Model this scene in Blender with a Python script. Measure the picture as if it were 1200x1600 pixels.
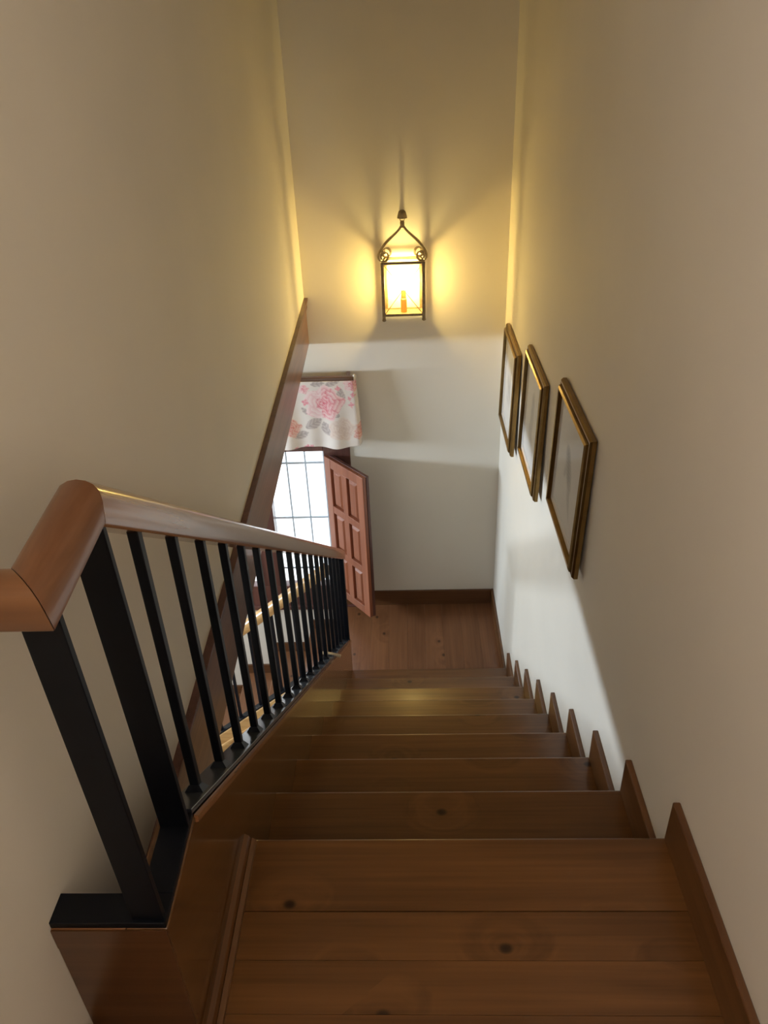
import bpy, bmesh, math, random
from mathutils import Vector, Matrix
random.seed(7)
for o in list(bpy.data.objects): bpy.data.objects.remove(o, do_unlink=True)
scene = bpy.context.scene
COL = scene.collection

# ------------------------------------------------------------------ camera
RIGHT = Vector((0.999073, 0.021973, -0.037025)); UP = Vector((0.020069, 0.523141, 0.852010)); FWD = Vector((-0.038091, 0.851963, -0.522214))
EYE = Vector((0, 0, 1.425))
cam_data = bpy.data.cameras.new('camera')
cam_data.sensor_fit = 'VERTICAL'; cam_data.sensor_height = 24.0
cam_data.lens = 24.0 * 1208.65 / 1600.0
cam_data.clip_start = 0.05
cam = bpy.data.objects.new('camera', cam_data); COL.objects.link(cam)
m = Matrix((RIGHT, UP, -FWD)).transposed().to_4x4(); m.translation = EYE
cam.matrix_world = m
scene.camera = cam

# ------------------------------------------------------------------ world, daylight, added fill, exposure
scene.view_settings.view_transform = 'Standard'
scene.view_settings.look = 'None'
scene.view_settings.gamma = 1.0
scene.view_settings.use_curve_mapping = False
scene.view_settings.exposure = 0.42
world = bpy.data.worlds.new('sky'); scene.world = world; world.use_nodes = True
wb = world.node_tree.nodes['Background']
wb.inputs['Color'].default_value = (0.86, 0.93, 1.0, 1); wb.inputs['Strength'].default_value = 3.3

def daylight(name, loc, rot, sx, sy, power, color, spread=180):
    d = bpy.data.lights.new(name, 'AREA'); d.shape = 'RECTANGLE'; d.size = sx; d.size_y = sy
    d.energy = power; d.color = color; d.spread = math.radians(spread)
    o = bpy.data.objects.new(name, d); COL.objects.link(o); o.location = loc; o.rotation_euler = rot
    return o
H90 = math.pi / 2
# sky light in the hall window to the left; added fill behind the viewer
daylight('daylight_hall_window', (-4.33, 2.75, -0.12), (0, -H90, 0), 0.22, 1.5, 138, (0.75, 0.87, 1.0))
daylight('corridor_fill_light', (-0.535, -0.60, 1.86), (0, -H90, 0), 0.78, 0.9, 18.5, (1.0, 0.83, 0.74))

# ------------------------------------------------------------------ measures (metres)
Y0, XR, RI, DE, HS, XL, YF = 1.0218, 0.502, 0.20225, 0.28027, 0.113, -0.363, 4.115
XW = 0.517
ZL = -9 * RI
CEIL = 2.55
ZH = ZL - 8 * 0.2
SL = RI / DE
def xw(y): return -0.533 - 0.0085 * (y - 0.6)

# ------------------------------------------------------------------ materials
def new_mat(name):
    mt = bpy.data.materials.new(name); mt.use_nodes = True
    nt = mt.node_tree; b = nt.nodes['Principled BSDF']
    return mt, nt, b
def N(nt, t, **kw):
    n = nt.nodes.new(t)
    for k, v in kw.items(): setattr(n, k, v)
    return n
def ramp(nt, stops):
    n = nt.nodes.new('ShaderNodeValToRGB'); cr = n.color_ramp
    while len(cr.elements) > len(stops): cr.elements.remove(cr.elements[-1])
    while len(cr.elements) < len(stops): cr.elements.new(1.0)
    for e, (p, c) in zip(cr.elements, stops):
        e.position = p; e.color = (c[0], c[1], c[2], 1) if hasattr(c, '__len__') else (c, c, c, 1)
    return n
def plaster(name, col, bump=0.12, rough=0.75):
    mt, nt, b = new_mat(name); L = nt.links.new
    tc = N(nt, 'ShaderNodeTexCoord')
    n1 = N(nt, 'ShaderNodeTexNoise'); n1.inputs['Scale'].default_value = 2.2; n1.inputs['Detail'].default_value = 5
    n2 = N(nt, 'ShaderNodeTexNoise'); n2.inputs['Scale'].default_value = 26; n2.inputs['Detail'].default_value = 4
    L(tc.outputs['Object'], n1.inputs['Vector']); L(tc.outputs['Object'], n2.inputs['Vector'])
    r = ramp(nt, [(0.3, [c * 0.95 for c in col]), (0.7, col)])
    L(n1.outputs['Fac'], r.inputs['Fac']); L(r.outputs['Color'], b.inputs['Base Color'])
    bp = N(nt, 'ShaderNodeBump'); bp.inputs['Strength'].default_value = bump; bp.inputs['Distance'].default_value = 0.01
    ad = N(nt, 'ShaderNodeMath', operation='ADD'); L(n1.outputs['Fac'], ad.inputs[0]); 
    ml = N(nt, 'ShaderNodeMath', operation='MULTIPLY'); ml.inputs[1].default_value = 0.15; L(n2.outputs['Fac'], ml.inputs[0]); L(ml.outputs[0], ad.inputs[1])
    L(ad.outputs[0], bp.inputs['Height']); L(bp.outputs['Normal'], b.inputs['Normal'])
    b.inputs['Roughness'].default_value = rough
    return mt
def wood(name, dark, light, grain='x', rot=0.0, rough=0.3, coat=0.25, knots=0.78, fine=1.0, flat=False):
    """varnished timber; grain along one local axis, rot turns the y/z plane for sloping pieces"""
    mt, nt, b = new_mat(name); L = nt.links.new
    tc = N(nt, 'ShaderNodeTexCoord'); oi = N(nt, 'ShaderNodeObjectInfo')
    sc = N(nt, 'ShaderNodeVectorMath', operation='SCALE'); 
    cb = N(nt, 'ShaderNodeCombineXYZ')
    for k, mulv in enumerate((7.3, 11.9, 5.1)):
        mm = N(nt, 'ShaderNodeMath', operation='MULTIPLY'); mm.inputs[1].default_value = mulv
        L(oi.outputs['Random'], mm.inputs[0]); L(mm.outputs[0], cb.inputs[k])
    rt = N(nt, 'ShaderNodeMapping'); rt.inputs['Rotation'].default_value = (rot, 0, 0)
    L(tc.outputs['Object'], rt.inputs['Vector'])
    ad = N(nt, 'ShaderNodeVectorMath', operation='ADD'); L(rt.outputs[0], ad.inputs[0]); L(cb.outputs[0], ad.inputs[1])
    ax = 'xyz'.index(grain)
    def mapped(along, across):
        mp = N(nt, 'ShaderNodeMapping'); s = [across] * 3; s[ax] = along; mp.inputs['Scale'].default_value = s
        L(ad.outputs[0], mp.inputs['Vector']); return mp
    # knots
    mk = mapped(2.7, 3.6)
    vo = N(nt, 'ShaderNodeTexVoronoi'); vo.inputs['Scale'].default_value = 1.3
    if flat: vo.voronoi_dimensions = '2D'
    L(mk.outputs[0], vo.inputs['Vector'])
    sepc = N(nt, 'ShaderNodeSeparateColor'); L(vo.outputs['Color'], sepc.inputs[0])
    gt = N(nt, 'ShaderNodeMath', operation='GREATER_THAN'); gt.inputs[1].default_value = knots; L(sepc.outputs[0], gt.inputs[0])
    kr = ramp(nt, [(0.0, 1.0), (0.03, 0.8), (0.055, 0.0)]); L(vo.outputs['Distance'], kr.inputs['Fac'])
    km = N(nt, 'ShaderNodeMath', operation='MULTIPLY'); L(kr.outputs[0], km.inputs[0]); L(gt.outputs[0], km.inputs[1])
    swirl = N(nt, 'ShaderNodeMath', operation='MULTIPLY'); 
    sr = ramp(nt, [(0.0, 1.0), (0.35, 0.0)]); L(vo.outputs['Distance'], sr.inputs['Fac']); L(sr.outputs[0], swirl.inputs[0]); L(gt.outputs[0], swirl.inputs[1])
    # broad figure bent round the knots
    m1 = mapped(0.9, 11)
    off = N(nt, 'ShaderNodeVectorMath', operation='ADD'); cx = N(nt, 'ShaderNodeCombineXYZ')
    for k in range(3): L(swirl.outputs[0], cx.inputs[k])
    L(m1.outputs[0], off.inputs[0]); L(cx.outputs[0], off.inputs[1])
    n1 = N(nt, 'ShaderNodeTexNoise'); n1.inputs['Scale'].default_value = 1.4; n1.inputs['Detail'].default_value = 4; n1.inputs['Distortion'].default_value = 0.6
    L(off.outputs[0], n1.inputs['Vector'])
    m2 = mapped(2.2, 95 * fine)
    n2 = N(nt, 'ShaderNodeTexNoise'); n2.inputs['Scale'].default_value = 1.0; n2.inputs['Detail'].default_value = 3; L(m2.outputs[0], n2.inputs['Vector'])
    mx = N(nt, 'ShaderNodeMix', data_type='FLOAT'); mx.inputs[0].default_value = 0.38; L(n1.outputs['Fac'], mx.inputs[2]); L(n2.outputs['Fac'], mx.inputs[3])
    cr = ramp(nt, [(0.34, dark), (0.50, [(a + c) / 2 for a, c in zip(dark, light)]), (0.66, light)])
    L(mx.outputs[0], cr.inputs['Fac'])
    # board to board tone
    hv = N(nt, 'ShaderNodeHueSaturation'); mr = N(nt, 'ShaderNodeMapRange'); mr.inputs['To Min'].default_value = 0.94; mr.inputs['To Max'].default_value = 1.06
    L(oi.outputs['Random'], mr.inputs['Value']); L(mr.outputs[0], hv.inputs['Value']); L(cr.outputs[0], hv.inputs['Color'])
    kc = N(nt, 'ShaderNodeMix', data_type='RGBA'); L(km.outputs[0], kc.inputs[0]); L(hv.outputs[0], kc.inputs[6]); kc.inputs[7].default_value = (dark[0] * .18, dark[1] * .14, dark[2] * .14, 1)
    L(kc.outputs[2], b.inputs['Base Color'])
    b.inputs['Roughness'].default_value = rough
    b.inputs['Coat Weight'].default_value = coat; b.inputs['Coat Roughness'].default_value = 0.12
    bp = N(nt, 'ShaderNodeBump'); bp.inputs['Strength'].default_value = 0.06; bp.inputs['Distance'].default_value = 0.002
    L(n2.outputs['Fac'], bp.inputs['Height']); L(bp.outputs['Normal'], b.inputs['Normal'])
    return mt
def plain(name, col, rough=0.5, metal=0.0, noise=0.0, nscale=30, spec=0.5):
    mt, nt, b = new_mat(name); L = nt.links.new
    b.inputs['Roughness'].default_value = rough; b.inputs['Metallic'].default_value = metal; b.inputs['Specular IOR Level'].default_value = spec
    tc = N(nt, 'ShaderNodeTexCoord'); n1 = N(nt, 'ShaderNodeTexNoise'); n1.inputs['Scale'].default_value = nscale; n1.inputs['Detail'].default_value = 3
    L(tc.outputs['Object'], n1.inputs['Vector'])
    r = ramp(nt, [(0.3, [c * (1 - noise) for c in col]), (0.7, col)]); L(n1.outputs['Fac'], r.inputs['Fac']); L(r.outputs[0], b.inputs['Base Color'])
    return mt
def thin_glass(name, tint=(1, 1, 1), rough=0.02, refl=0.6):
    mt = bpy.data.materials.new(name); mt.use_nodes = True; nt = mt.node_tree; nt.nodes.clear(); L = nt.links.new
    out = N(nt, 'ShaderNodeOutputMaterial'); mx = N(nt, 'ShaderNodeMixShader')
    tr = N(nt, 'ShaderNodeBsdfTransparent'); tr.inputs[0].default_value = (*tint, 1)
    gl = N(nt, 'ShaderNodeBsdfGlossy'); gl.inputs['Roughness'].default_value = rough
    lw_ = N(nt, 'ShaderNodeLayerWeight'); pw = N(nt, 'ShaderNodeMath', operation='POWER'); pw.inputs[1].default_value = 4.5
    L(lw_.outputs['Facing'], pw.inputs[0])
    fr = N(nt, 'ShaderNodeMath', operation='MULTIPLY_ADD'); fr.inputs[1].default_value = refl; fr.inputs[2].default_value = 0.02
    L(pw.outputs[0], fr.inputs[0])
    L(fr.outputs[0], mx.inputs[0]); L(tr.outputs[0], mx.inputs[1]); L(gl.outputs[0], mx.inputs[2]); L(mx.outputs[0], out.inputs[0])
    return mt
def emit(name, col, s):
    mt = bpy.data.materials.new(name); mt.use_nodes = True; nt = mt.node_tree; nt.nodes.clear()
    out = N(nt, 'ShaderNodeOutputMaterial'); e = N(nt, 'ShaderNodeEmission'); e.inputs[0].default_value = (*col, 1); e.inputs[1].default_value = s
    nt.links.new(e.outputs[0], out.inputs[0]); return mt
def vcol(name, rough=0.8, weave=0.0):
    mt, nt, b = new_mat(name); L = nt.links.new
    a = N(nt, 'ShaderNodeVertexColor', layer_name='print'); L(a.outputs[0], b.inputs['Base Color']); b.inputs['Roughness'].default_value = rough
    b.inputs['Specular IOR Level'].default_value = 0.2
    if weave:
        n = N(nt, 'ShaderNodeTexNoise'); n.inputs['Scale'].default_value = 400
        bp = N(nt, 'ShaderNodeBump'); bp.inputs['Strength'].default_value = weave; bp.inputs['Distance'].default_value = 0.001
        L(n.outputs['Fac'], bp.inputs['Height']); L(bp.outputs[0], b.inputs['Normal'])
    return mt

SA = math.atan(SL)
ST_D, ST_L = (0.092, 0.037, 0.010), (0.18, 0.077, 0.0225)
M = dict(
    wall=plaster('cream_plaster', (0.78, 0.735, 0.64)),
    ceil=plaster('white_ceiling_paint', (0.8, 0.78, 0.73), 0.05),
    tread=wood('varnished_tread_wood', ST_D, ST_L, 'x', rough=0.28, knots=0.45, flat=True),
    floor_y=wood('varnished_landing_wood', (0.14, 0.055, 0.022), (0.21, 0.09, 0.038), 'y', rough=0.3, knots=0.5, flat=True),
    skirt=wood('varnished_skirting_wood', (0.09, 0.035, 0.011), (0.165, 0.073, 0.025), 'y', rough=0.3, knots=0.95),
    skirt_x=wood('varnished_skirting_wood_cross', (0.08, 0.03, 0.010), (0.13, 0.055, 0.02), 'x', rough=0.3, knots=0.95),
    stringer=wood('varnished_stringer_wood', (0.08, 0.031, 0.008), (0.15, 0.066, 0.02), 'y', rot=SA, rough=0.16, coat=0.5, knots=0.95),
    rail=wood('varnished_handrail_wood', (0.19, 0.078, 0.03), (0.32, 0.15, 0.065), 'y', rot=SA, rough=0.2, coat=0.6, knots=0.9),
    rail_y=wood('varnished_handrail_wood_level', (0.16, 0.065, 0.027), (0.25, 0.112, 0.05), 'y', rough=0.3, knots=0.9),
    rail_x=wood('varnished_handrail_wood_cross', (0.18, 0.072, 0.024), (0.27, 0.12, 0.044), 'x', rough=0.3, knots=0.9),
    beam=wood('dark_stained_beam_wood', (0.10, 0.045, 0.025), (0.23, 0.105, 0.055), 'y', rough=0.35, knots=0.97),
    pine=wood('pale_pine_stringer', (0.42, 0.22, 0.075), (0.66, 0.42, 0.18), 'x', rough=0.3, knots=0.9),
    shutter=wood('red_brown_shutter_wood', (0.20, 0.062, 0.03), (0.31, 0.105, 0.052), 'z', rough=0.3, knots=0.97),
    winframe=wood('dark_window_wood', (0.07, 0.028, 0.022), (0.15, 0.06, 0.045), 'z', rough=0.35, knots=0.97),
    black=plain('black_painted_iron', (0.003, 0.0048, 0.009), 0.42, 0.0, 0.2, spec=0.22),
    black_sheen_tint=plain('black_iron_sheen_tint', (0.045, 0.053, 0.068), 0.24, 0.0, 0.2, spec=1.0),  # window reflection on the sloping bar put into a lighter blue-grey base
    grille=plain('glare_pale_iron_grille', (0.62, 0.74, 0.85), 0.5),  # backlight glare put into the pale blue colour of the bars
    iron=plain('aged_lantern_iron', (0.36, 0.28, 0.17), 0.45, 0.35, 0.35, 60),
    gold=plain('antique_gilt', (0.27, 0.165, 0.055), 0.3, 0.85, 0.22, 25),
    gold_dark=plain('dark_gilt', (0.14, 0.09, 0.04), 0.4, 0.7, 0.4, 45),
    paper=vcol('drawing_on_paper', 0.7),
    mat=plain('pale_mount_card', (0.76, 0.75, 0.73), 0.8, 0, 0.04),
    fabric=vcol('rose_print_cotton', 0.9, 0.15),
    glass=thin_glass('window_glass'), pglass=thin_glass('picture_glass', refl=0.35), lglass=thin_glass('lantern_glass', (1, .97, .9)),
    bulb=emit('lamp_bulb_glow', (1.0, 0.74, 0.25), 325),
    holder=plain('amber_candle_sleeve', (0.75, 0.42, 0.14), 0.5),
    cream=plain('cream_plastic', (0.7, 0.62, 0.48), 0.5),
    ground=plain('pale_courtyard_concrete', (0.6, 0.6, 0.58), 0.9, 0, 0.15, 2),
    cord=plain('pale_wood_peg', (0.5, 0.36, 0.2), 0.6, 0, 0.5, 150),
)

# ------------------------------------------------------------------ mesh helpers
def obj(name, vf, mat, parent=None, bevel=0.0, smooth=False, seg=2, base=None):
    """one mesh object from world-space (verts, faces); parent is a thing placed by a pure translation"""
    vs, fs = vf
    off = Vector((0, 0, 0)); par = parent
    while par is not None: off = off + par.location; par = par.parent
    loc = Vector((0, 0, 0))
    if parent is None:
        xs = [v[0] for v in vs]; ys = [v[1] for v in vs]; zs = [v[2] for v in vs]
        loc = Vector(base) if base else Vector(((min(xs) + max(xs)) / 2, (min(ys) + max(ys)) / 2, min(zs)))
        off = loc
    me = bpy.data.meshes.new(name)
    me.from_pydata([tuple(Vector(v) - off) for v in vs], [], fs); me.update()
    bm = bmesh.new(); bm.from_mesh(me)
    bmesh.ops.recalc_face_normals(bm, faces=bm.faces)
    if bevel > 0:
        es = [e for e in bm.edges if len(e.link_faces) == 2 and e.calc_face_angle(0) > 0.6]
        bmesh.ops.bevel(bm, geom=es, offset=bevel, segments=seg, profile=0.5, affect='EDGES', clamp_overlap=True)
    bm.to_mesh(me); bm.free()
    if smooth:
        for p in me.polygons: p.use_smooth = True
        try: me.set_sharp_from_angle(angle=math.radians(40))
        except Exception: pass
    me.materials.append(M[mat] if isinstance(mat, str) else mat)
    o = bpy.data.objects.new(name, me); COL.objects.link(o); o.location = loc
    if parent is not None: o.parent = parent
    return o
def thing(name, loc, label=None, cat=None, group=None, kind=None):
    o = bpy.data.objects.new(name, None); COL.objects.link(o); o.location = loc; o.empty_display_size = 0.1
    return tag(o, label, cat, group, kind)
def tag(o, label=None, cat=None, group=None, kind=None):
    for k, v in (('label', label), ('category', cat), ('group', group), ('kind', kind)):
        if v: o[k] = v
    return o
def struct(o, label=None, cat=None): return tag(o, label, cat, None, 'structure')
def box(x0, x1, y0, y1, z0, z1):
    v = [(x, y, z) for x in (x0, x1) for y in (y0, y1) for z in (z0, z1)]
    return v, [(0, 1, 3, 2), (4, 6, 7, 5), (0, 4, 5, 1), (2, 3, 7, 6), (0, 2, 6, 4), (1, 5, 7, 3)]
def join(*parts):
    V, F = [], []
    for v, f in parts:
        n = len(V); V += list(v); F += [tuple(i + n for i in q) for q in f]
    return V, F
def prism_x(poly, x0, x1):      # polygon in (y, z)
    n = len(poly); v = [(x0, y, z) for y, z in poly] + [(x1, y, z) for y, z in poly]
    return v, [tuple(range(n)), tuple(range(2 * n - 1, n - 1, -1))] + [(i, (i + 1) % n, (i + 1) % n + n, i + n) for i in range(n)]
def prism_y(poly, y0, y1):      # polygon in (x, z)
    v, f = prism_x(poly, y0, y1); return [(b, a, c) for a, b, c in v], f
def prism_z(poly, z0, z1):
    v, f = prism_x(poly, z0, z1); return [(b, c, a) for a, b, c in v], f
def xf(vf, fn): return [fn(*v) for v in vf[0]], vf[1]
def tube(path, rad, n=8, closed=False, up=(0, 0, 1)):
    P = [Vector(p) for p in path]; V, F = [], []
    for i, p in enumerate(P):
        a = P[i - 1] if i > 0 or closed else P[0]; c = P[(i + 1) % len(P)] if i < len(P) - 1 or closed else P[-1]
        t = (c - a).normalized(); u = Vector(up)
        if abs(t.dot(u)) > 0.95: u = Vector((1, 0, 0))
        s = t.cross(u).normalized(); w = s.cross(t)
        r = rad[i] if hasattr(rad, '__len__') else rad
        for k in range(n):
            g = 2 * math.pi * k / n; V.append(tuple(p + s * (r * math.cos(g)) + w * (r * math.sin(g))))
    m_ = len(P)
    for i in range(m_ if closed else m_ - 1):
        for k in range(n):
            F.append((i * n + k, i * n + (k + 1) % n, ((i + 1) % m_) * n + (k + 1) % n, ((i + 1) % m_) * n + k))
    if not closed: F += [tuple(range(n)), tuple(range(m_ * n - 1, (m_ - 1) * n - 1, -1))]
    return V, F
def strap(path, wdir, w, t):    # flat bar bent along a path; wdir = direction of its width
    P = [Vector(p) for p in path]; V, F = [], []; wd = Vector(wdir).normalized()
    for i, p in enumerate(P):
        a = P[max(i - 1, 0)]; c = P[min(i + 1, len(P) - 1)]; tg = (c - a).normalized(); s = tg.cross(wd).normalized()
        for aa, bb in ((-1, -1), (1, -1), (1, 1), (-1, 1)): V.append(tuple(p + wd * (aa * w / 2) + s * (bb * t / 2)))
    for i in range(len(P) - 1):
        for k in range(4): F.append((i * 4 + k, i * 4 + (k + 1) % 4, i * 4 + 4 + (k + 1) % 4, i * 4 + 4 + k))
    return V, F + [(0, 1, 2, 3), tuple(len(P) * 4 - 1 - k for k in range(4))]
def lathe(prof, c, n=20):       # prof: (radius, z); axis z at c
    V, F = [], []
    for r, z in prof:
        for k in range(n): V.append((c[0] + r * math.cos(2 * math.pi * k / n), c[1] + r * math.sin(2 * math.pi * k / n), c[2] + z))
    for i in range(len(prof) - 1):
        for k in range(n): F.append((i * n + k, i * n + (k + 1) % n, (i + 1) * n + (k + 1) % n, (i + 1) * n + k))
    return V, F + [tuple(range(n)), tuple(range(len(prof) * n - 1, (len(prof) - 1) * n - 1, -1))]
def sweep(path, prof, side=None):
    """profile of (s, u) pairs swept along a polyline with mitred corners; s to the right, u up"""
    P = [Vector(p) for p in path]; V, F = [], []; n = len(prof)
    dirs = [(P[i + 1] - P[i]).normalized() for i in range(len(P) - 1)]
    for i, p in enumerate(P):
        d0 = dirs[max(i - 1, 0)]; d1 = dirs[min(i, len(dirs) - 1)]
        s0 = d0.cross(Vector((0, 0, 1))).normalized(); u0 = s0.cross(d0)
        nrm = (d0 + d1).normalized()
        for s, u in prof:
            q = p + s0 * s + u0 * u
            t = (p - q).dot(nrm) / d0.dot(nrm)
            V.append(tuple(q + d0 * t))
    for i in range(len(P) - 1):
        for k in range(n): F.append((i * n + k, i * n + (k + 1) % n, (i + 1) * n + (k + 1) % n, (i + 1) * n + k))
    return V, F + [tuple(range(n)), tuple(range(len(P) * n - 1, (len(P) - 1) * n - 1, -1))]
def split_sweep(path, prof):
    """the same, one closed piece for every straight length"""
    V, F = sweep(path, prof); n = len(prof); out = []
    for i in range(len(path) - 1):
        vs = V[i * n:(i + 2) * n]; dd = (Vector(path[i + 1]) - Vector(path[i])).normalized() * 0.0007
        vs = [tuple(Vector(v) + dd) for v in vs[:n]] + [tuple(Vector(v) - dd) for v in vs[n:]]
        out.append((vs, [(k, (k + 1) % n, n + (k + 1) % n, n + k) for k in range(n)] + [tuple(range(n)), tuple(range(2 * n - 1, n - 1, -1))]))
    return out

# ------------------------------------------------------------------ the shell
BY = -3.1     # back wall of the upper corridor
struct(obj('wall_right', box(XW, XW + 0.15, BY, YF, ZH, CEIL), 'wall'))
# left wall stands on a timber beam and stops at it: the hall below is open
def beam_top(y): return 0.25 - 0.055 * (YF - y)
def beam_bot(y): return 0.0 - 0.062 * (YF - y)
lw = [(-0.10, CEIL), (-0.10, 0.0), (0.62, 0.0), (0.62, beam_top(0.62)), (YF, beam_top(YF)), (YF, CEIL)]
lq = lambda a, b, c, d: prism_x([(a, c), (b, c), (b, d), (a, d)], 0.0, 0.14)
struct(obj('wall_left', xf(join(prism_x(lw, 0.0, 0.14), lq(BY, -1.10, 0, CEIL), lq(-1.10, -0.10, 0, 1.45), lq(-1.10, -0.10, 2.27, CEIL)), lambda x, y, z: (xw(y) - x, y, z)), 'wall'))
tr = thing('trim_1', (xw(2.3), 2.3, 0.0), kind='structure')
bf = lambda d0, d1, za, zb: xf(prism_x([(0.62, za(0.62)), (YF, za(YF)), (YF, zb(YF)), (0.62, zb(0.62))], d0, d1), lambda x, y, z: (xw(y) + x, y, z))
obj('beam_board', bf(-0.14, 0.006, lambda y: beam_top(y) - 0.05, beam_bot), 'beam', tr, 0.003)
obj('beam_cap', bf(-0.02, 0.014, beam_top, lambda y: beam_top(y) - 0.05), 'beam', tr, 0.004)
obj('beam_fillet', bf(-0.02, 0.021, lambda y: beam_top(y) + 0.006, lambda y: beam_top(y) - 0.008), 'winframe', tr, 0.002)
# far wall with the window opening
WX0, WX1, WZ0, WZ1 = -1.33, -0.37, -1.82, -0.48
HX = -4.4
struct(obj('wall_far', join(box(HX, WX0, YF, YF + 0.28, ZH, CEIL), box(WX1, XW + 0.15, YF, YF + 0.28, ZH, CEIL),
                            box(WX0, WX1, YF, YF + 0.28, WZ1, CEIL), box(WX0, WX1, YF, YF + 0.28, ZH, WZ0)), 'wall'))
# corridor behind the viewer; its window is added for the fill
struct(obj('wall_back', box(-0.75, XW + 0.15, BY - 0.15, BY, -0.2, CEIL), 'wall'))
struct(obj('ceiling', box(HX, XW + 0.15, BY - 0.15, YF + 0.28, CEIL, CEIL + 0.1), 'ceil'))
# the hall to the left, open to its full height
struct(obj('wall_hall_left', join(box(HX - 0.2, HX, -0.1, 2.0, ZH, CEIL), box(HX - 0.2, HX, 3.5, YF, ZH, CEIL),
                                  box(HX - 0.2, HX, 2.0, 3.5, ZH, -0.29), box(HX - 0.2, HX, 2.0, 3.5, 0.05, CEIL)), 'wall'))
struct(obj('wall_hall_near', box(HX, -0.66, -0.10, 0.03, ZH, CEIL), 'wall'))
struct(obj('floor_hall', box(HX, XW, -0.25, YF, ZH - 0.1, ZH), 'floor_y'))
for i, (wx, wy, ww) in enumerate(((HX, 2.0, 1.5),)):
    w2 = thing('window_2', (HX, 2.75, -0.29), kind='structure')
    for a in (2.0, 2.74, 3.475): obj('window_bar', box(HX - 0.13, HX - 0.09, a, a + 0.025, -0.29, 0.05), 'winframe', w2)
    for a in (-0.29, 0.03): obj('window_rail', box(HX - 0.13, HX - 0.09, 2.0, 3.5, a, a + 0.02), 'winframe', w2)
obj('pane', box(HX - 0.112, HX - 0.108, 2.0, 3.5, -0.29, 0.05), 'glass', w2)
w3 = thing('added_fill_window', (xw(-0.6) - 0.1, -0.6, 1.45), kind='structure')  # unseen window, added to hold the fill light
for a in (-1.10, -0.615, -0.13): obj('window_bar', box(xw(-0.6) - 0.11, xw(-0.6) - 0.07, a, a + 0.03, 1.45, 2.27), 'winframe', w3)
for a in (1.45, 2.24): obj('window_rail', box(xw(-0.6) - 0.11, xw(-0.6) - 0.07, -1.10, -0.10, a, a + 0.03), 'winframe', w3)
obj('pane', box(xw(-0.6) - 0.092, xw(-0.6) - 0.088, -1.10, -0.10, 1.45, 2.27), 'glass', w3)
struct(obj('ground_outside', box(-30, 30, YF + 0.4, 60, -5.1, -5.0), 'ground'))

# ------------------------------------------------------------------ upper floor
fl = thing('floor', (0, 0.2, -0.2), kind='structure')
obj('subfloor', join(box(-0.66, XW, BY, 0.62, -0.2, -0.022), box(-0.40, XW, 0.62, Y0 - 0.03, -0.2, -0.022)), 'wall', fl)
def nosed(y0, y1, zt, th=0.03, n=5):   # board profile with a rounded front edge at y1
    pts = [(y0, zt - th), (y0, zt)]
    r_ = 0.008
    for k in range(n + 1):
        a = math.pi / 2 * (1 - k / n); pts.append((y1 - r_ + r_ * math.cos(a), zt - r_ + r_ * math.sin(a)))
    for k in range(n + 1):
        a = -math.pi / 2 * k / n; pts.append((y1 - r_ + r_ * math.cos(a), zt - th + r_ + r_ * math.sin(a)))
    return pts
obj('nosing_board', prism_x(nosed(0.863, Y0, 0.0), XL, XW - 0.0005), 'tread', fl)
y = 0.861
while y > BY + 0.1:
    y1 = y - 0.0915
    xl_ = XL if y1 > 0.60 else xw(y1)
    obj('plank', box(xl_, XW - 0.0005, y1 + 0.0004, y - 0.0004, -0.022, 0.0), 'tread', fl)
    y = y1

# ------------------------------------------------------------------ our flight
st = thing('staircase', (0.07, Y0 + 8 * DE, ZL), 'varnished brown wooden staircase going down along the wall with framed pictures', 'staircase')
for k in range(1, 9):
    yb, yn, z = Y0 + (k - 1) * DE - 0.025, Y0 + k * DE, -k * RI
    obj('tread', prism_x(nosed(yb - 0.002, yn, z), XL, XW - 0.0005), 'tread', st)
for k in range(1, 10):
    yr = Y0 + (k - 1) * DE - 0.025
    obj('riser', box(XL, XW - 0.0005, yr - 0.02, yr, -k * RI, -(k - 1) * RI - 0.0301), 'tread', st)
E_Y = 3.285
obj('spandrel_panel', prism_x([(0.0, ZH), (3.24, ZH), (3.24, ZL - 0.21), (3.05, ZL), (1.0, -0.34), (0.9, -0.27), (0.63, -0.21), (0.0, -0.21)], -0.41, -0.385), 'wall', st)
def s_top(y): return 0.372 - SL * (y - 0.80)
cz = 0.352
poly = [(0.622, 0.0), (0.622, cz), (0.80, cz + 0.012), (E_Y, s_top(E_Y)), (E_Y, ZL), (3.10, ZL), (1.0, -0.33), (0.9, -0.26), (0.622, -0.2)]
sg = obj('stringer', prism_x(poly, -0.424, XL), 'stringer', st, 0.003)
obj('curb_end_panel', box(xw(0.62), -0.424, 0.622, 0.675, 0.0, cz), 'rail_x', st, 0.002)
obj('curb_apron', box(xw(0.62) + 0.001, XL - 0.001, 0.6205, 0.6225, 0.0, cz - 0.045), 'skirt_x', st)
obj('curb_facing', box(xw(0.62) + 0.001, XL - 0.001, 0.6195, 0.6215, cz - 0.0448, cz - 0.0005), 'skirt_x', st)
obj('curb_lip', split_sweep([(XL - 0.002, 0.622, cz - 0.004), (XL - 0.002, 0.80, cz + 0.006), (XL - 0.002, E_Y, s_top(E_Y) - 0.006)], [(0, -0.006), (0.007, -0.004), (0.007, 0.006), (0, 0.008)])[1], 'rail', st)
obj('floor_moulding', join(prism_y([(XL, 0), (XL + 0.022, 0), (XL + 0.022, 0.012), (XL + 0.014, 0.019), (XL + 0.012, 0.016), (XL + 0.008, 0.026), (XL, 0.032)], 0.3 + 0.322, Y0 - 0.012)), 'skirt', st)

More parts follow.
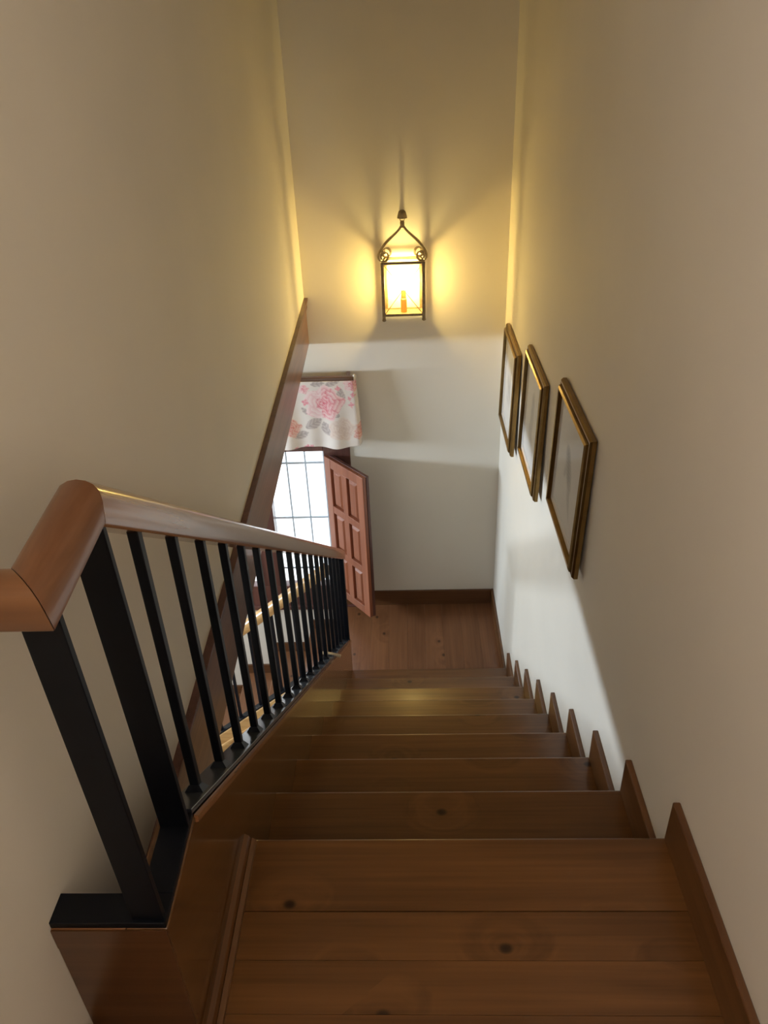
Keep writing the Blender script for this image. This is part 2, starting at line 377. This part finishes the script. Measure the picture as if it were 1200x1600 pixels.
# skirting on the right wall: one piece on every tread
br = thing('baseboard_right', (XW, 2.0, ZL), kind='structure')
for k in range(0, 10):
    y0 = BY if k == 0 else Y0 + (k - 1) * DE - 0.025
    y1 = YF if k == 9 else Y0 + k * DE - 0.003
    z = -k * RI
    obj('baseboard_piece', box(XR, XW, y0 + 0.0005, y1, z, z + HS), 'skirt', br, 0.002, seg=1)
struct(obj('baseboard_far', box(-0.475, XR, YF - 0.015, YF, ZL, ZL + HS), 'skirt_x', None, 0.004))
bl = struct(obj('baseboard_left', xf(box(0, 0.014, BY, 0.61, 0, HS), lambda x, y, z: (xw(y) + x, y, z)), 'skirt', None, 0.003))

# ------------------------------------------------------------------ landing and the lower flight to the left
ld = thing('floor_landing', (0.0, 3.7, ZL - 0.2), kind='structure')
LX = -0.475
obj('subfloor', box(LX + 0.03, XW, Y0 + 8 * DE - 0.04, YF, ZL - 0.2, ZL - 0.022), 'wall', ld)
xs = [LX, -0.40, -0.285, -0.17, -0.055, 0.06, 0.175, 0.29, 0.405, XW - 0.0005]
for a, c in zip(xs[:-1], xs[1:]):
    obj('plank', box(a + 0.0002, c - 0.0002, Y0 + 8 * DE - 0.03, YF - 0.001, ZL - 0.022, ZL), 'floor_y', ld)
lf = thing('lower_staircase', (-1.4, 3.7, ZH), 'lower wooden flight descending left from the landing under the window', 'staircase')
LD, LR = 0.25, 0.2
for k in range(1, 8):
    xn = LX - k * LD; z = ZL - k * LR
    obj('tread', xf(prism_x(nosed(0, LD + 0.025, z), 3.31, YF - 0.002), lambda a, b, c: (xn + LD + 0.025 - b, a, c)), 'floor_y', lf)
for k in range(1, 9):
    xq = LX - (k - 1) * LD + 0.025
    obj('riser', box(xq, xq + 0.02, 3.31, YF - 0.002, ZL - k * LR, ZL - (k - 1) * LR - 0.0305), 'floor_y', lf)
def l_top(x): return -1.61 + 0.80 * (x + 0.548)
lsp = [(-0.43, l_top(-0.43)), (-2.2, l_top(-2.2)), (-2.2, ZH), (-1.95, ZH), (-0.43, l_top(-0.43) - 0.52)]
obj('stringer', prism_y(lsp, 3.25, 3.31), 'pine', lf, 0.003)
obj('stringer_bead', prism_y([(-0.43, l_top(-0.43) - 0.075), (-2.2, l_top(-2.2) - 0.075), (-2.2, l_top(-2.2) - 0.095), (-0.43, l_top(-0.43) - 0.095)], 3.238, 3.25), 'pine', lf, 0.003)
bh = thing('baseboard_hall', (-1.0, YF, ZH), kind='structure')
for k in range(1, 9):
    x1 = LX - (k - 1) * LD + 0.02; x0 = LX - k * LD if k < 8 else HX; z = ZL - k * LR
    obj('baseboard_piece', box(x0, x1, YF - 0.015, YF, z, z + 0.075), 'skirt_x', bh, 0.003)

# ------------------------------------------------------------------ railings
def rail_profile(w, h):
    pts = [(-w / 2 + .004, 0), (w / 2 - .004, 0), (w / 2, 0.005), (w / 2, h * 0.55)]
    for k in range(1, 8):
        a = math.pi * k / 8; pts.append((w / 2 * math.cos(a) * 1.0, h * 0.55 + h * 0.45 * math.sin(a) ** 0.8))
    pts += [(-w / 2, h * 0.55), (-w / 2, 0.005)]
    return pts
def r_bot(y): return 0.853 - 0.7205 * (y - 0.892)
XB = -0.388
rl = thing('stair_railing', (XB, 2.0, s_top(2.0)), 'black iron stair railing with a rounded brown wooden handrail, beside the upper flight', 'railing')
hz = r_bot(0.775)
RA, RB = -0.397, -0.392     # the rail leans out a little at the top end
pth = [(xw(0.64), 0.633, hz - 0.022), (RA, 0.633, hz - 0.022), (RA, 0.775, r_bot(0.775)), (RB, 3.335, r_bot(3.335))]
for vf, mt in zip(split_sweep(pth, rail_profile(0.056, 0.055)), ('rail_x', 'rail_y', 'rail')):
    obj('handrail', vf, mt, rl, 0.0, True)
W = 0.046
# base bar: level return, level length, sloping length
b0 = cz
obj('base_bar', box(xw(0.64), XB + W / 2 - 0.0, 0.624, 0.624 + W, b0, b0 + 0.012), 'black', rl, 0.001)
obj('base_bar', prism_x([(0.624 + W, b0 + 0.001), (0.624 + W, b0 + 0.0125), (0.80, b0 + 0.024), (0.80, b0 + 0.013)], XB - W / 2, XB + W / 2), 'black', rl, 0.001)
obj('base_bar', prism_x([(0.80, s_top(0.8) + 0.001), (0.80, s_top(0.8) + 0.012), (E_Y, s_top(E_Y) + 0.012), (E_Y, s_top(E_Y) + 0.001)], XB - W / 2, XB + W / 2), 'black_sheen_tint', rl, 0.001)
def lean(vf, za, zb, d): return xf(vf, lambda x, y, z: (x + d * (z - za) / (zb - za), y, z))
obj('newel_post', lean(box(XB - W / 2 - .003, XB + W / 2 - .003, 0.630, 0.640, b0 + 0.01, hz - 0.02), b0, hz, -0.009), 'black', rl, 0.001)
obj('newel_post', lean(box(XB - W / 2, XB + W / 2, 0.775, 0.785, b0 + 0.02, r_bot(0.785) + 0.008), b0, hz, -0.009), 'black', rl, 0.001)
obj('newel_post', box(XB - W / 2, XB + W / 2, 3.235, 3.275, s_top(3.27), r_bot(3.26) + 0.004), 'black', rl, 0.002)
b_me = None; f_me = None
for k in range(18):
    yb = 0.892 + 0.134 * k; zb = s_top(yb) + 0.008; zt = r_bot(yb) + 0.006
    if b_me is None:
        o = obj('baluster', box(XB - 0.008, XB + 0.008, yb - 0.008, yb + 0.008, zb, zt), 'black', rl, 0.0015, seg=1)
        fo = obj('baluster_foot', xf(([(-.016, -.016, 0), (.016, -.016, 0), (.016, .016, 0), (-.016, .016, 0), (-.009, -.009, .014), (.009, -.009, .014), (.009, .009, .014), (-.009, .009, .014)],
              [(0, 1, 2, 3), (4, 5, 6, 7), (0, 1, 5, 4), (1, 2, 6, 5), (2, 3, 7, 6), (3, 0, 4, 7)]), lambda a, b, c: (XB + a, yb + b, zb + 0.004 + c - SL * b)), 'black', o)
        b_me, f_me, y00, z00 = o.data, fo.data, yb, zb
    else:
        o = bpy.data.objects.new('baluster', b_me); COL.objects.link(o); o.parent = rl; o.location = (0, yb - y00, zb - z00)
        fo = bpy.data.objects.new('baluster_foot', f_me); COL.objects.link(fo); fo.parent = o

ll = thing('lower_stair_railing', (-1.2, 3.28, l_top(-1.2)), 'lower black railing with a pale wooden handrail, seen between the upper balusters', 'railing')
def lh(x): return -0.985 + 0.80 * (x + 0.494)
for vf in split_sweep([(-0.44, 3.28, lh(-0.44)), (-2.2, 3.28, lh(-2.2))], rail_profile(0.066, 0.056)):
    obj('handrail', vf, 'pine', ll, 0.0, True)
obj('base_bar', prism_y([(-0.43, l_top(-0.43) + 0.001), (-0.43, l_top(-0.43) + 0.012), (-2.2, l_top(-2.2) + 0.012), (-2.2, l_top(-2.2) + 0.001)], 3.258, 3.302), 'black', ll)
for k in range(13):
    x = -0.53 - 0.131 * k; t = 0.008 if k != 2 else 0.014
    obj('baluster', box(x - t, x + t, 3.272, 3.288, l_top(x) + 0.008, lh(x) + 0.006), 'black', ll, 0.0015, seg=1)

tag(obj('wooden_peg', join(tube([(-0.418, 2.60, -0.898), (-0.392, 2.595, -0.895), (-0.365, 2.59, -0.897), (-0.335, 2.585, -0.906)], [.004, .006, .0055, .008], 8),
                           lathe([(0.004, -0.004), (0.008, 0), (0.008, 0.006), (0.003, 0.009)], (-0.412, 2.60, -0.900), 8)), 'cord', None, 0, True),
    'small pale wooden peg lying across the black base bar of the railing', 'peg')

# ------------------------------------------------------------------ window, grille, shutter, valance
w1 = thing('window_1', (-0.85, YF, WZ0), kind='structure')
y0, y1 = YF - 0.012, YF + 0.06
FX0, FX1, FZ0, FZ1 = -1.19, -0.53, -1.655, -0.66
obj('frame_stile', box(FX1, WX1, y0, y1, WZ0, WZ1), 'winframe', w1, 0.004)
obj('frame_stile', box(WX0, FX0, y0, y1, WZ0, WZ1), 'winframe', w1, 0.004)
obj('frame_head', box(FX0, FX1, y0 + 0.004, y1, FZ1, WZ1), 'winframe', w1, 0.004)
obj('frame_bottom', box(FX0, FX1, y0 + 0.004, y1, WZ0, FZ0), 'winframe', w1, 0.004)
obj('window_sill', box(WX0 - 0.02, WX1 + 0.0, YF - 0.03, YF, WZ0 - 0.02, WZ0 + 0.012), 'winframe', w1, 0.004)
obj('mullion', box(-1.03, -0.88, y0 + 0.002, y1 - 0.005, FZ0, FZ1), 'winframe', w1, 0.006)
obj('pane', box(-0.88, FX1, YF + 0.03, YF + 0.034, FZ0, FZ1), 'glass', w1)
obj('pane', box(FX0, -1.03, YF + 0.03, YF + 0.034, FZ0, FZ1), 'glass', w1)
gr = thing('window_grille', (-0.85, YF + 0.14, FZ0), 'iron bars outside the bright window, glare in their pale colour', 'grille')
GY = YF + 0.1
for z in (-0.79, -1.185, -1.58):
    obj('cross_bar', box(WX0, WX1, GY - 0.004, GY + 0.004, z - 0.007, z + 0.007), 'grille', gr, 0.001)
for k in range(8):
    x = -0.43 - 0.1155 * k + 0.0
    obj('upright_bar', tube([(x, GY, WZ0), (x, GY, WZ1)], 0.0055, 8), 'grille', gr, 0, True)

# shutter: hinged on the right stile, swung into the room
HP = Vector((-0.528, YF - 0.018, 0)); DU = Vector((0.244, -0.29, 0)).normalized(); DN = Vector((-DU.y * -1, 0, 0))
DN = Vector((0.765, 0.644, 0)).normalized()   # away from the visible face
SW, SZ0, SZ1, TH = 0.378, -1.69, -0.686, 0.042
sh = thing('window_shutter', (HP.x, HP.y, SZ0), 'open reddish wooden shutter with six raised panels beside the barred window', 'shutter')
def on(vf): return xf(vf, lambda u, n, z: tuple(HP + DU * u + DN * n + Vector((0, 0, z))))
obj('shaded_back_panel', on(box(-0.0, SW + 0.0015, 0.0245, TH + 0.002, SZ0 - 0.001, SZ1 + 0.0015)), 'winframe', sh, 0.002)  # dark wood puts shade into the colour of the shutter's edge
st_w, mid_w = 0.058, 0.05
us = [(0, st_w), (SW / 2 - mid_w / 2, SW / 2 + mid_w / 2), (SW - st_w, SW)]
obj('stile', on(box(us[0][0], us[0][1], 0, 0.024, SZ0, SZ1)), 'shutter', sh, 0.003)
obj('stile', on(box(us[2][0], us[2][1], 0, 0.024, SZ0, SZ1)), 'shutter', sh, 0.003)
zr = []; ph = 0.262; zc = SZ1
for h in (0.062, 0.05, 0.05, 0.056):
    zr.append((zc - h, zc)); zc -= h + ph
zr[-1] = (SZ0, zr[-1][1])
for a, b in zr: obj('rail', on(box(st_w, SW - st_w, 0.001, 0.024, a, b)), 'shutter', sh, 0.002)
for i in range(3):
    za, zb = zr[i + 1][1], zr[i][0]
    obj('muntin', on(box(us[1][0], us[1][1], 0.0015, 0.024, za, zb)), 'shutter', sh, 0.002)
    for ua, ub in ((us[0][1], us[1][0]), (us[1][1], us[2][0])):
        a_, c_ = 0.006, 0.026
        v = [(ua, .022, za), (ub, .022, za), (ub, .022, zb), (ua, .022, zb)]
        v += [(ua + c_, .004, za + c_), (ub - c_, .004, za + c_), (ub - c_, .004, zb - c_), (ua + c_, .004, zb - c_)]
        v += [(ua, .024, za), (ub, .024, za), (ub, .024, zb), (ua, .024, zb)]
        f = [(4, 5, 6, 7), (8, 9, 10, 11)] + [(k, (k + 1) % 4, 4 + (k + 1) % 4, 4 + k) for k in range(4)] + [(k, (k + 1) % 4, 8 + (k + 1) % 4, 8 + k) for k in range(4)]
        obj('panel', on((v, f)), 'shutter', sh)
for z in (SZ0 + 0.14, SZ1 - 0.14): obj('hinge', on(tube([(-0.004, 0.01, z - 0.03), (-0.004, 0.01, z + 0.03)], 0.007, 8)), 'black', sh, 0, True)

# rose printed valance
def mixc(a, b, t): t = max(0, min(1, t)); return tuple(p + (q - p) * t for p, q in zip(a, b))
def hsh(i): v = math.sin(i * 12.9898) * 43758.5453; return v - math.floor(v)
BASE = (0.76, 0.69, 0.63)
roses = [(-0.490, -0.308, 0.108, 0), (-0.272, -0.475, 0.062, 1), (-0.33, -0.205, 0.045, 0), (-0.395, -0.46, 0.075, 2), (-0.60, -0.225, 0.03, 0)]
leaves = [(-0.555, -0.425, 0.055, 0.030, 0.5), (-0.485, -0.455, 0.045, 0.026, 1.9), (-0.63, -0.49, 0.045, 0.024, 0.3), (-0.395, -0.275, 0.055, 0.026, 1.5), (-0.52, -0.195, 0.04, 0.018, 0.1), (-0.43, -0.37, 0.03, 0.02, 2.6), (-0.60, -0.35, 0.028, 0.013, 2.2), (-0.44, -0.195, 0.05, 0.016, 0.3)]
buds = [(-0.407, -0.225, 0.013), (-0.335, -0.32, 0.014), (-0.345, -0.285, 0.010), (-0.325, -0.265, 0.012), (-0.595, -0.30, 0.016), (-0.60, -0.565, 0.015), (-0.575, -0.562, 0.012), (-0.66, -0.57, 0.012)]
for dx, dz in ((-0.42, 0.03), (-0.84, -0.01)):
    roses += [(a + dx, b + dz, c, d) for a, b, c, d in roses[:5]]; leaves += [(a + dx, b + dz, c, d, e) for a, b, c, d, e in leaves[:8]]; buds += [(a + dx, b + dz, c) for a, b, c in buds[:8]]
def rose_print(x, z):
    c = BASE
    w = 0.5 + 0.5 * math.sin(x * 37 + 3 * math.sin(z * 29)) * math.sin(z * 41 + 2 * math.sin(x * 23))
    c = mixc(c, (0.72, 0.63, 0.56), 0.45 * w)
    for lx, lz, a, b, g in leaves:
        u = (x - lx) * math.cos(g) + (z - lz) * math.sin(g); v = -(x - lx) * math.sin(g) + (z - lz) * math.cos(g)
        wd = b * max(0.0, 1 - (u / a) ** 2)
        if abs(u) < a and abs(v) < wd:
            c = mixc((0.44, 0.365, 0.34), (0.60, 0.52, 0.485), 0.5 + 0.5 * math.sin(u * 260 - abs(v) * 300)); 
            if abs(v) < 0.002: c = (0.40, 0.35, 0.32)
    for rx, rz, R, kind in roses:
        dx, dz = x - rx, (z - rz) * 1.15; r = math.hypot(dx, dz); t = math.atan2(dz, dx)
        edge = R * (1 + 0.10 * math.sin(5 * t + 1) + 0.05 * math.sin(9 * t))
        if r < edge:
            q = r / edge
            pale, deep = ((0.83, 0.60, 0.58), (0.66, 0.11, 0.16)) if kind == 0 else (((0.78, 0.55, 0.47), (0.62, 0.15, 0.13)) if kind == 1 else ((0.76, 0.64, 0.56), (0.64, 0.48, 0.41)))
            qq = q + 0.05 * math.sin(3 * t + 2) + 0.03 * math.sin(7 * t); g_ = max(0.0, qq) ** 0.8 * 5; ring = int(g_); sh_ = g_ - ring
            cnt = 3 + ring * 1; ph_ = ((t + ring * 1.3) * cnt / (2 * math.pi)) % 1.0
            rim = sh_ * (0.55 + 0.45 * math.sin(math.pi * ph_))
            c = mixc(deep, pale, min(1, 0.12 + 0.9 * rim ** 0.7 + 0.45 * (q - 0.35)))
            if ph_ < 0.06 + 0.03 * sh_: c = mixc(c, deep, 0.55)
            if dx < -0.1 * R and q > 0.4 and kind == 0: c = mixc(c, (0.84, 0.73, 0.71), 0.5)
    for bx, bz, R in buds:
        if math.hypot(x - bx, z - bz) < R * (1 + 0.3 * math.sin(4 * math.atan2(z - bz, x - bx) + bx * 90)): c = mixc((0.72, 0.20, 0.26), (0.80, 0.50, 0.50), hsh(int(x * 400) + int(z * 400) * 7))
    return c
va = thing('window_valance', (-0.85, 4.0, -0.6), 'pink rose printed cotton valance hanging above the barred window', 'valance')
NX, NZ = 230, 84
V, F, colr = [], [], []
zt, zbm = -0.182, -0.568
for j in range(NZ + 1):
    f = j / NZ
    for i in range(NX + 1):
        g = i / NX
        xl_, xr_ = -1.40 - 0.02 * f, -0.312 + 0.026 * f ** 0.7
        x = xl_ + (xr_ - xl_) * g
        ret = max(0.0, (g - 0.985) / 0.015)            # the end turns back to the wall
        wav = 0.010 * f * math.sin(x * 21 + 0.8) + 0.006 * f * math.sin(x * 47)
        y = 4.018 - 0.045 * f + wav + ret ** 2 * 0.055
        z = zt + (zbm - zt) * f + 0.006 * f * math.sin(x * 21 + 1.2)
        V.append((x, y, z)); colr.append(rose_print(x, z))
for j in range(NZ):
    for i in range(NX):
        a = j * (NX + 1) + i; F.append((a, a + 1, a + NX + 2, a + NX + 1))
vo = obj('cloth', (V, F), 'fabric', va, 0, True)
ca = vo.data.color_attributes.new('print', 'FLOAT_COLOR', 'POINT')
for i, c in enumerate(colr): ca.data[i].color = (*c, 1)
sd = vo.modifiers.new('thickness', 'SOLIDIFY'); sd.thickness = 0.0015; sd.offset = 1
rd = obj('curtain_batten', box(-1.41, -0.318, 4.022, 4.05, -0.188, -0.162), 'skirt_x', va, 0.003)
obj('batten_end_cap', lathe([(0.004, -0.016), (0.009, -0.012), (0.010, 0.010), (0.006, 0.016)], (-0.311, 4.034, -0.168), 12), 'cream', va, 0, True)
for x in (-1.36, -0.36): obj('batten_bracket', box(x, x + 0.02, 4.05, YF, -0.185, -0.165), 'skirt_x', va)

# ------------------------------------------------------------------ wall lantern
LXc = -0.029
lt = thing('wall_lantern', (LXc, YF, 0.15), 'lit iron wall lantern with scrolled crown and glass sides above the landing', 'lantern')
fy, ry = 3.985, 4.090
fw_, rw_ = 0.104, 0.092
zb_, zt_ = 0.188, 0.453
corners = [(LXc - fw_, fy), (LXc + fw_, fy), (LXc + rw_, ry), (LXc - rw_, ry)]
for i, (x, y) in enumerate(corners):
    t = 0.0085
    p = obj('corner_post', box(x - t, x + t, y - t, y + t, zb_ - 0.022, zt_ + 0.004), 'iron', lt, 0.0015)
    obj('post_foot', lathe([(0.004, 0.0), (0.010, 0.004), (0.011, 0.010), (0.007, 0.016)], (x, y, zb_ - 0.034), 12), 'iron', p, 0, True)
for z in (zb_, zt_):
    for i in range(4):
        a, c = corners[i], corners[(i + 1) % 4]
        obj('frame_rail', strap([(a[0], a[1], z), (c[0], c[1], z)], (0, 0, 1), 0.013, 0.009), 'iron', lt)
obj('bottom_plate', prism_z([corners[0], corners[1], corners[2], corners[3]], zb_ - 0.004, zb_ + 0.001), 'iron', lt)
for (a, c) in ((corners[0], corners[1]), (corners[1], corners[2]), (corners[3], corners[0])):
    n = Vector((c[1] - a[1], -(c[0] - a[0]), 0)).normalized() * 0.001
    v = [(a[0] - n.x, a[1] - n.y, zb_ + .006), (c[0] - n.x, c[1] - n.y, zb_ + .006), (c[0] - n.x, c[1] - n.y, zt_ - .006), (a[0] - n.x, a[1] - n.y, zt_ - .006)]
    v += [(x + 2 * n.x, y + 2 * n.y, z) for x, y, z in v[:4]]
    obj('pane', (v, [(0, 1, 2, 3), (4, 5, 6, 7), (0, 1, 5, 4), (1, 2, 6, 5), (2, 3, 7, 6), (3, 0, 4, 7)]), 'lglass', lt)
for s in (-1, 1):
    obj('cross_wire', tube([(LXc - s * (fw_ - .008), fy - 0.004, zt_ - 0.008), (LXc + s * (fw_ - .008), fy - 0.004, zb_ + 0.008)], 0.0022, 6), 'iron', lt)
top = Vector((LXc + 0.002, (fy + ry) / 2, 0.636))
def bez(ps, n=14):
    out = []
    for k in range(n + 1):
        t = k / n; q = [Vector(p) for p in ps]
        while len(q) > 1: q = [q[i].lerp(q[i + 1], t) for i in range(len(q) - 1)]
        out.append(q[0])
    return out
for (x, y) in corners:
    c = Vector((x, y, 0)); d = (c - Vector((top.x, top.y, 0))); dn = d.normalized()
    A = [tuple(top + Vector((0, 0, 0.01))), tuple(top + Vector((0, 0, -0.035))), tuple(Vector((top.x, top.y, 0.580)) + d * 0.45),
         tuple(Vector((top.x, top.y, 0.537)) + d * 1.22), tuple(Vector((top.x, top.y, 0.482)) + d * 1.36), tuple(Vector((x, y, zt_ + 0.010)) + dn * 0.004)]
    pts = bez(A, 18)
    # end scroll
    cc = Vector((x, y, zt_ + 0.034)) - dn * 0.012; r0 = 0.026
    for k in range(1, 15):
        a = -math.pi / 2 - 2 * math.pi * k / 16 * 1.0
        rr = r0 * (1 - 0.35 * k / 14)
        pts.append(cc + Vector((0, 0, 1)) * (rr * math.sin(a)) + dn * (rr * math.cos(a)))
    wd = Vector((-dn.y, dn.x, 0))
    obj('scroll_arm', strap(pts, wd, 0.015, 0.005), 'iron', lt, 0, True)
tp = tuple(top)
obj('crown_collar', lathe([(0.006, -0.024), (0.011, -0.02), (0.011, 0.006), (0.006, 0.012)], tp, 16), 'iron', lt, 0, True)
obj('hanging_ring', tube([(tp[0] + 0.012 * math.cos(a), tp[1], tp[2] + 0.020 + 0.012 * math.sin(a)) for a in [2 * math.pi * k / 14 for k in range(14)]], 0.0025, 6, True), 'iron', lt, 0, True)
obj('bracket_cup', lathe([(0.025, 0.024), (0.024, 0.034), (0.017, 0.056), (0.009, 0.062)], tp, 18), 'iron', lt, 0, True)
obj('bracket_arm', tube([(tp[0], tp[1], tp[2] + 0.048), (tp[0], tp[1] + 0.03, tp[2] + 0.046), (tp[0], YF - 0.004, tp[2] + 0.030)], 0.006, 8), 'iron', lt, 0, True)
obj('wall_rose', xf(lathe([(0.004, -0.01), (0.012, -0.008), (0.017, 0.0)], (0, 0, 0), 18), lambda a, b, c: (tp[0] + a, YF + c - 0.0, tp[2] + 0.030 + b)), 'iron', lt, 0, True)
bx, by, bz = LXc, (fy + ry) / 2 - 0.002, 0.342
obj('candle_sleeve', lathe([(0.016, zb_ + 0.001 - bz), (0.016, -0.085 + 0.002), (0.013, -0.08), (0.013, -0.034)], (bx, by, bz), 16), 'holder', lt, 0, True)
pr = [(0.010, -0.040), (0.014, -0.032)]
for k in range(1, 12):
    a = -math.pi / 2 + math.pi * (k + 1.5) / 13.5; pr.append((0.027 * math.cos(a), 0.029 * math.sin(a)))
obj('bulb', lathe(pr + [(0.001, 0.029)], (bx, by, bz), 20), 'bulb', lt, 0, True)

# ------------------------------------------------------------------ framed pictures on the right wall
def art(kind, u, v):      # u, v in 0..1 on the sheet
    c = (0.76, 0.75, 0.73)
    n = 0.5 + 0.5 * math.sin(u * 9 + 3 * math.sin(v * 7 + kind)) * math.sin(v * 11 + kind * 2)
    c = mixc(c, (0.68, 0.68, 0.665), 0.4 * n)
    ink = 0.0
    def blob(x, y, a, b, g, s):
        p = (u - x) * math.cos(g) + (v - y) * math.sin(g); q = -(u - x) * math.sin(g) + (v - y) * math.cos(g)
        r = (p / (a * 1.5)) ** 2 + (q / (b * 1.7)) ** 2
        return s * max(0, 1 - r) ** 0.6 * (0.6 + 0.4 * math.sin(p * 160 + q * 90))
    if kind == 0: L_ = [(.5, .56, .16, .07, .9, .55), (.56, .68, .08, .05, .4, .5), (.42, .40, .2, .03, 1.1, .35), (.38, .25, .12, .02, .8, .3), (.62, .48, .07, .03, 2.2, .3)]
    elif kind == 1: L_ = [(.5, .55, .08, .2, .1, .42), (.52, .75, .05, .05, 0, .4), (.46, .33, .1, .03, .6, .3), (.6, .42, .12, .03, 1.9, .3)]
    else: L_ = [(.5, .5, .18, .06, .5, .4), (.42, .62, .06, .1, .2, .3), (.55, .33, .14, .03, .1, .25)]
    for l in L_: ink = max(ink, blob(*l))
    return mixc(c, (0.12, 0.12, 0.14), min(1, ink * 1.6))
def picture(kind, ya, yb, za, zb, lab, lean=0.011):
    t = thing('framed_picture', (XW, (ya + yb) / 2, za), lab, 'picture', 'three gilt framed pictures on the wall beside the stairs')
    h = zb - za
    def put(vf):     # local: d = distance from the wall
        return xf(vf, lambda d, y, z: (XW - 0.004 - d - lean * (zb - z) / h, y, z))
    # frame profile across its width w and depth d
    prof = [(0, 0.0), (0, 0.012), (0.005, 0.019), (0.011, 0.020), (0.0125, 0.014), (0.015, 0.014), (0.017, 0.026), (0.024, 0.030), (0.029, 0.028), (0.032, 0.020), (0.034, 0.012), (0.034, 0.0)]
    rect = [(ya, za), (yb, za), (yb, zb), (ya, zb)]; ins = [(1, 1), (-1, 1), (-1, -1), (1, -1)]
    n = len(prof)
    for i in range(4):
        j = (i + 1) % 4; v = []
        for k in (i, j):
            for w, d in prof: v.append((d, rect[k][0] + ins[k][0] * w, rect[k][1] + ins[k][1] * w))
        f = [(k, (k + 1) % n, n + (k + 1) % n, n + k) for k in range(n)] + [tuple(range(n)), tuple(range(2 * n - 1, n - 1, -1))]
        obj('frame_side', put((v, f)), 'gold', t)
    w = 0.0325
    obj('backing', put(box(0.0, 0.012, ya + w, yb - w, za + w, zb - w)), 'mat', t)
    a, b, c, d = ya + w + 0.03, yb - w - 0.03, za + w + 0.03, zb - w - 0.03
    V, F, C_ = [], [], []
    K = 60
    for j in range(K + 1):
        for i in range(K + 1):
            V.append((0.0130, a + (b - a) * i / K, c + (d - c) * j / K)); C_.append(art(kind, i / K, j / K))
    for j in range(K):
        for i in range(K): q = j * (K + 1) + i; F.append((q, q + 1, q + K + 2, q + K + 1))
    o = obj('drawing', put((V, F)), 'paper', t)
    at_ = o.data.color_attributes.new('print', 'FLOAT_COLOR', 'POINT')
    for i, cc in enumerate(C_): at_.data[i].color = (*cc, 1)
    obj('mount', put(join(box(0.012, 0.0145, ya + w, a, za + w, zb - w), box(0.012, 0.0145, b, yb - w, za + w, zb - w), box(0.012, 0.0145, a, b, za + w, c), box(0.012, 0.0145, a, b, d, zb - w))), 'mat', t)
    obj('pane', put(box(0.0160, 0.0175, ya + w, yb - w, za + w, zb - w)), 'pglass', t)
picture(0, 1.94, 2.415, -0.022, 0.45, 'gilt framed grey bird sketch hanging nearest the top of the stairs')
picture(1, 2.70, 3.157, -0.197, 0.303, 'gilt framed pale sketch hanging between the two other framed pictures')
picture(2, 3.43, 3.905, -0.372, 0.154, 'gilt framed pale sketch hanging nearest the lantern wall corner')
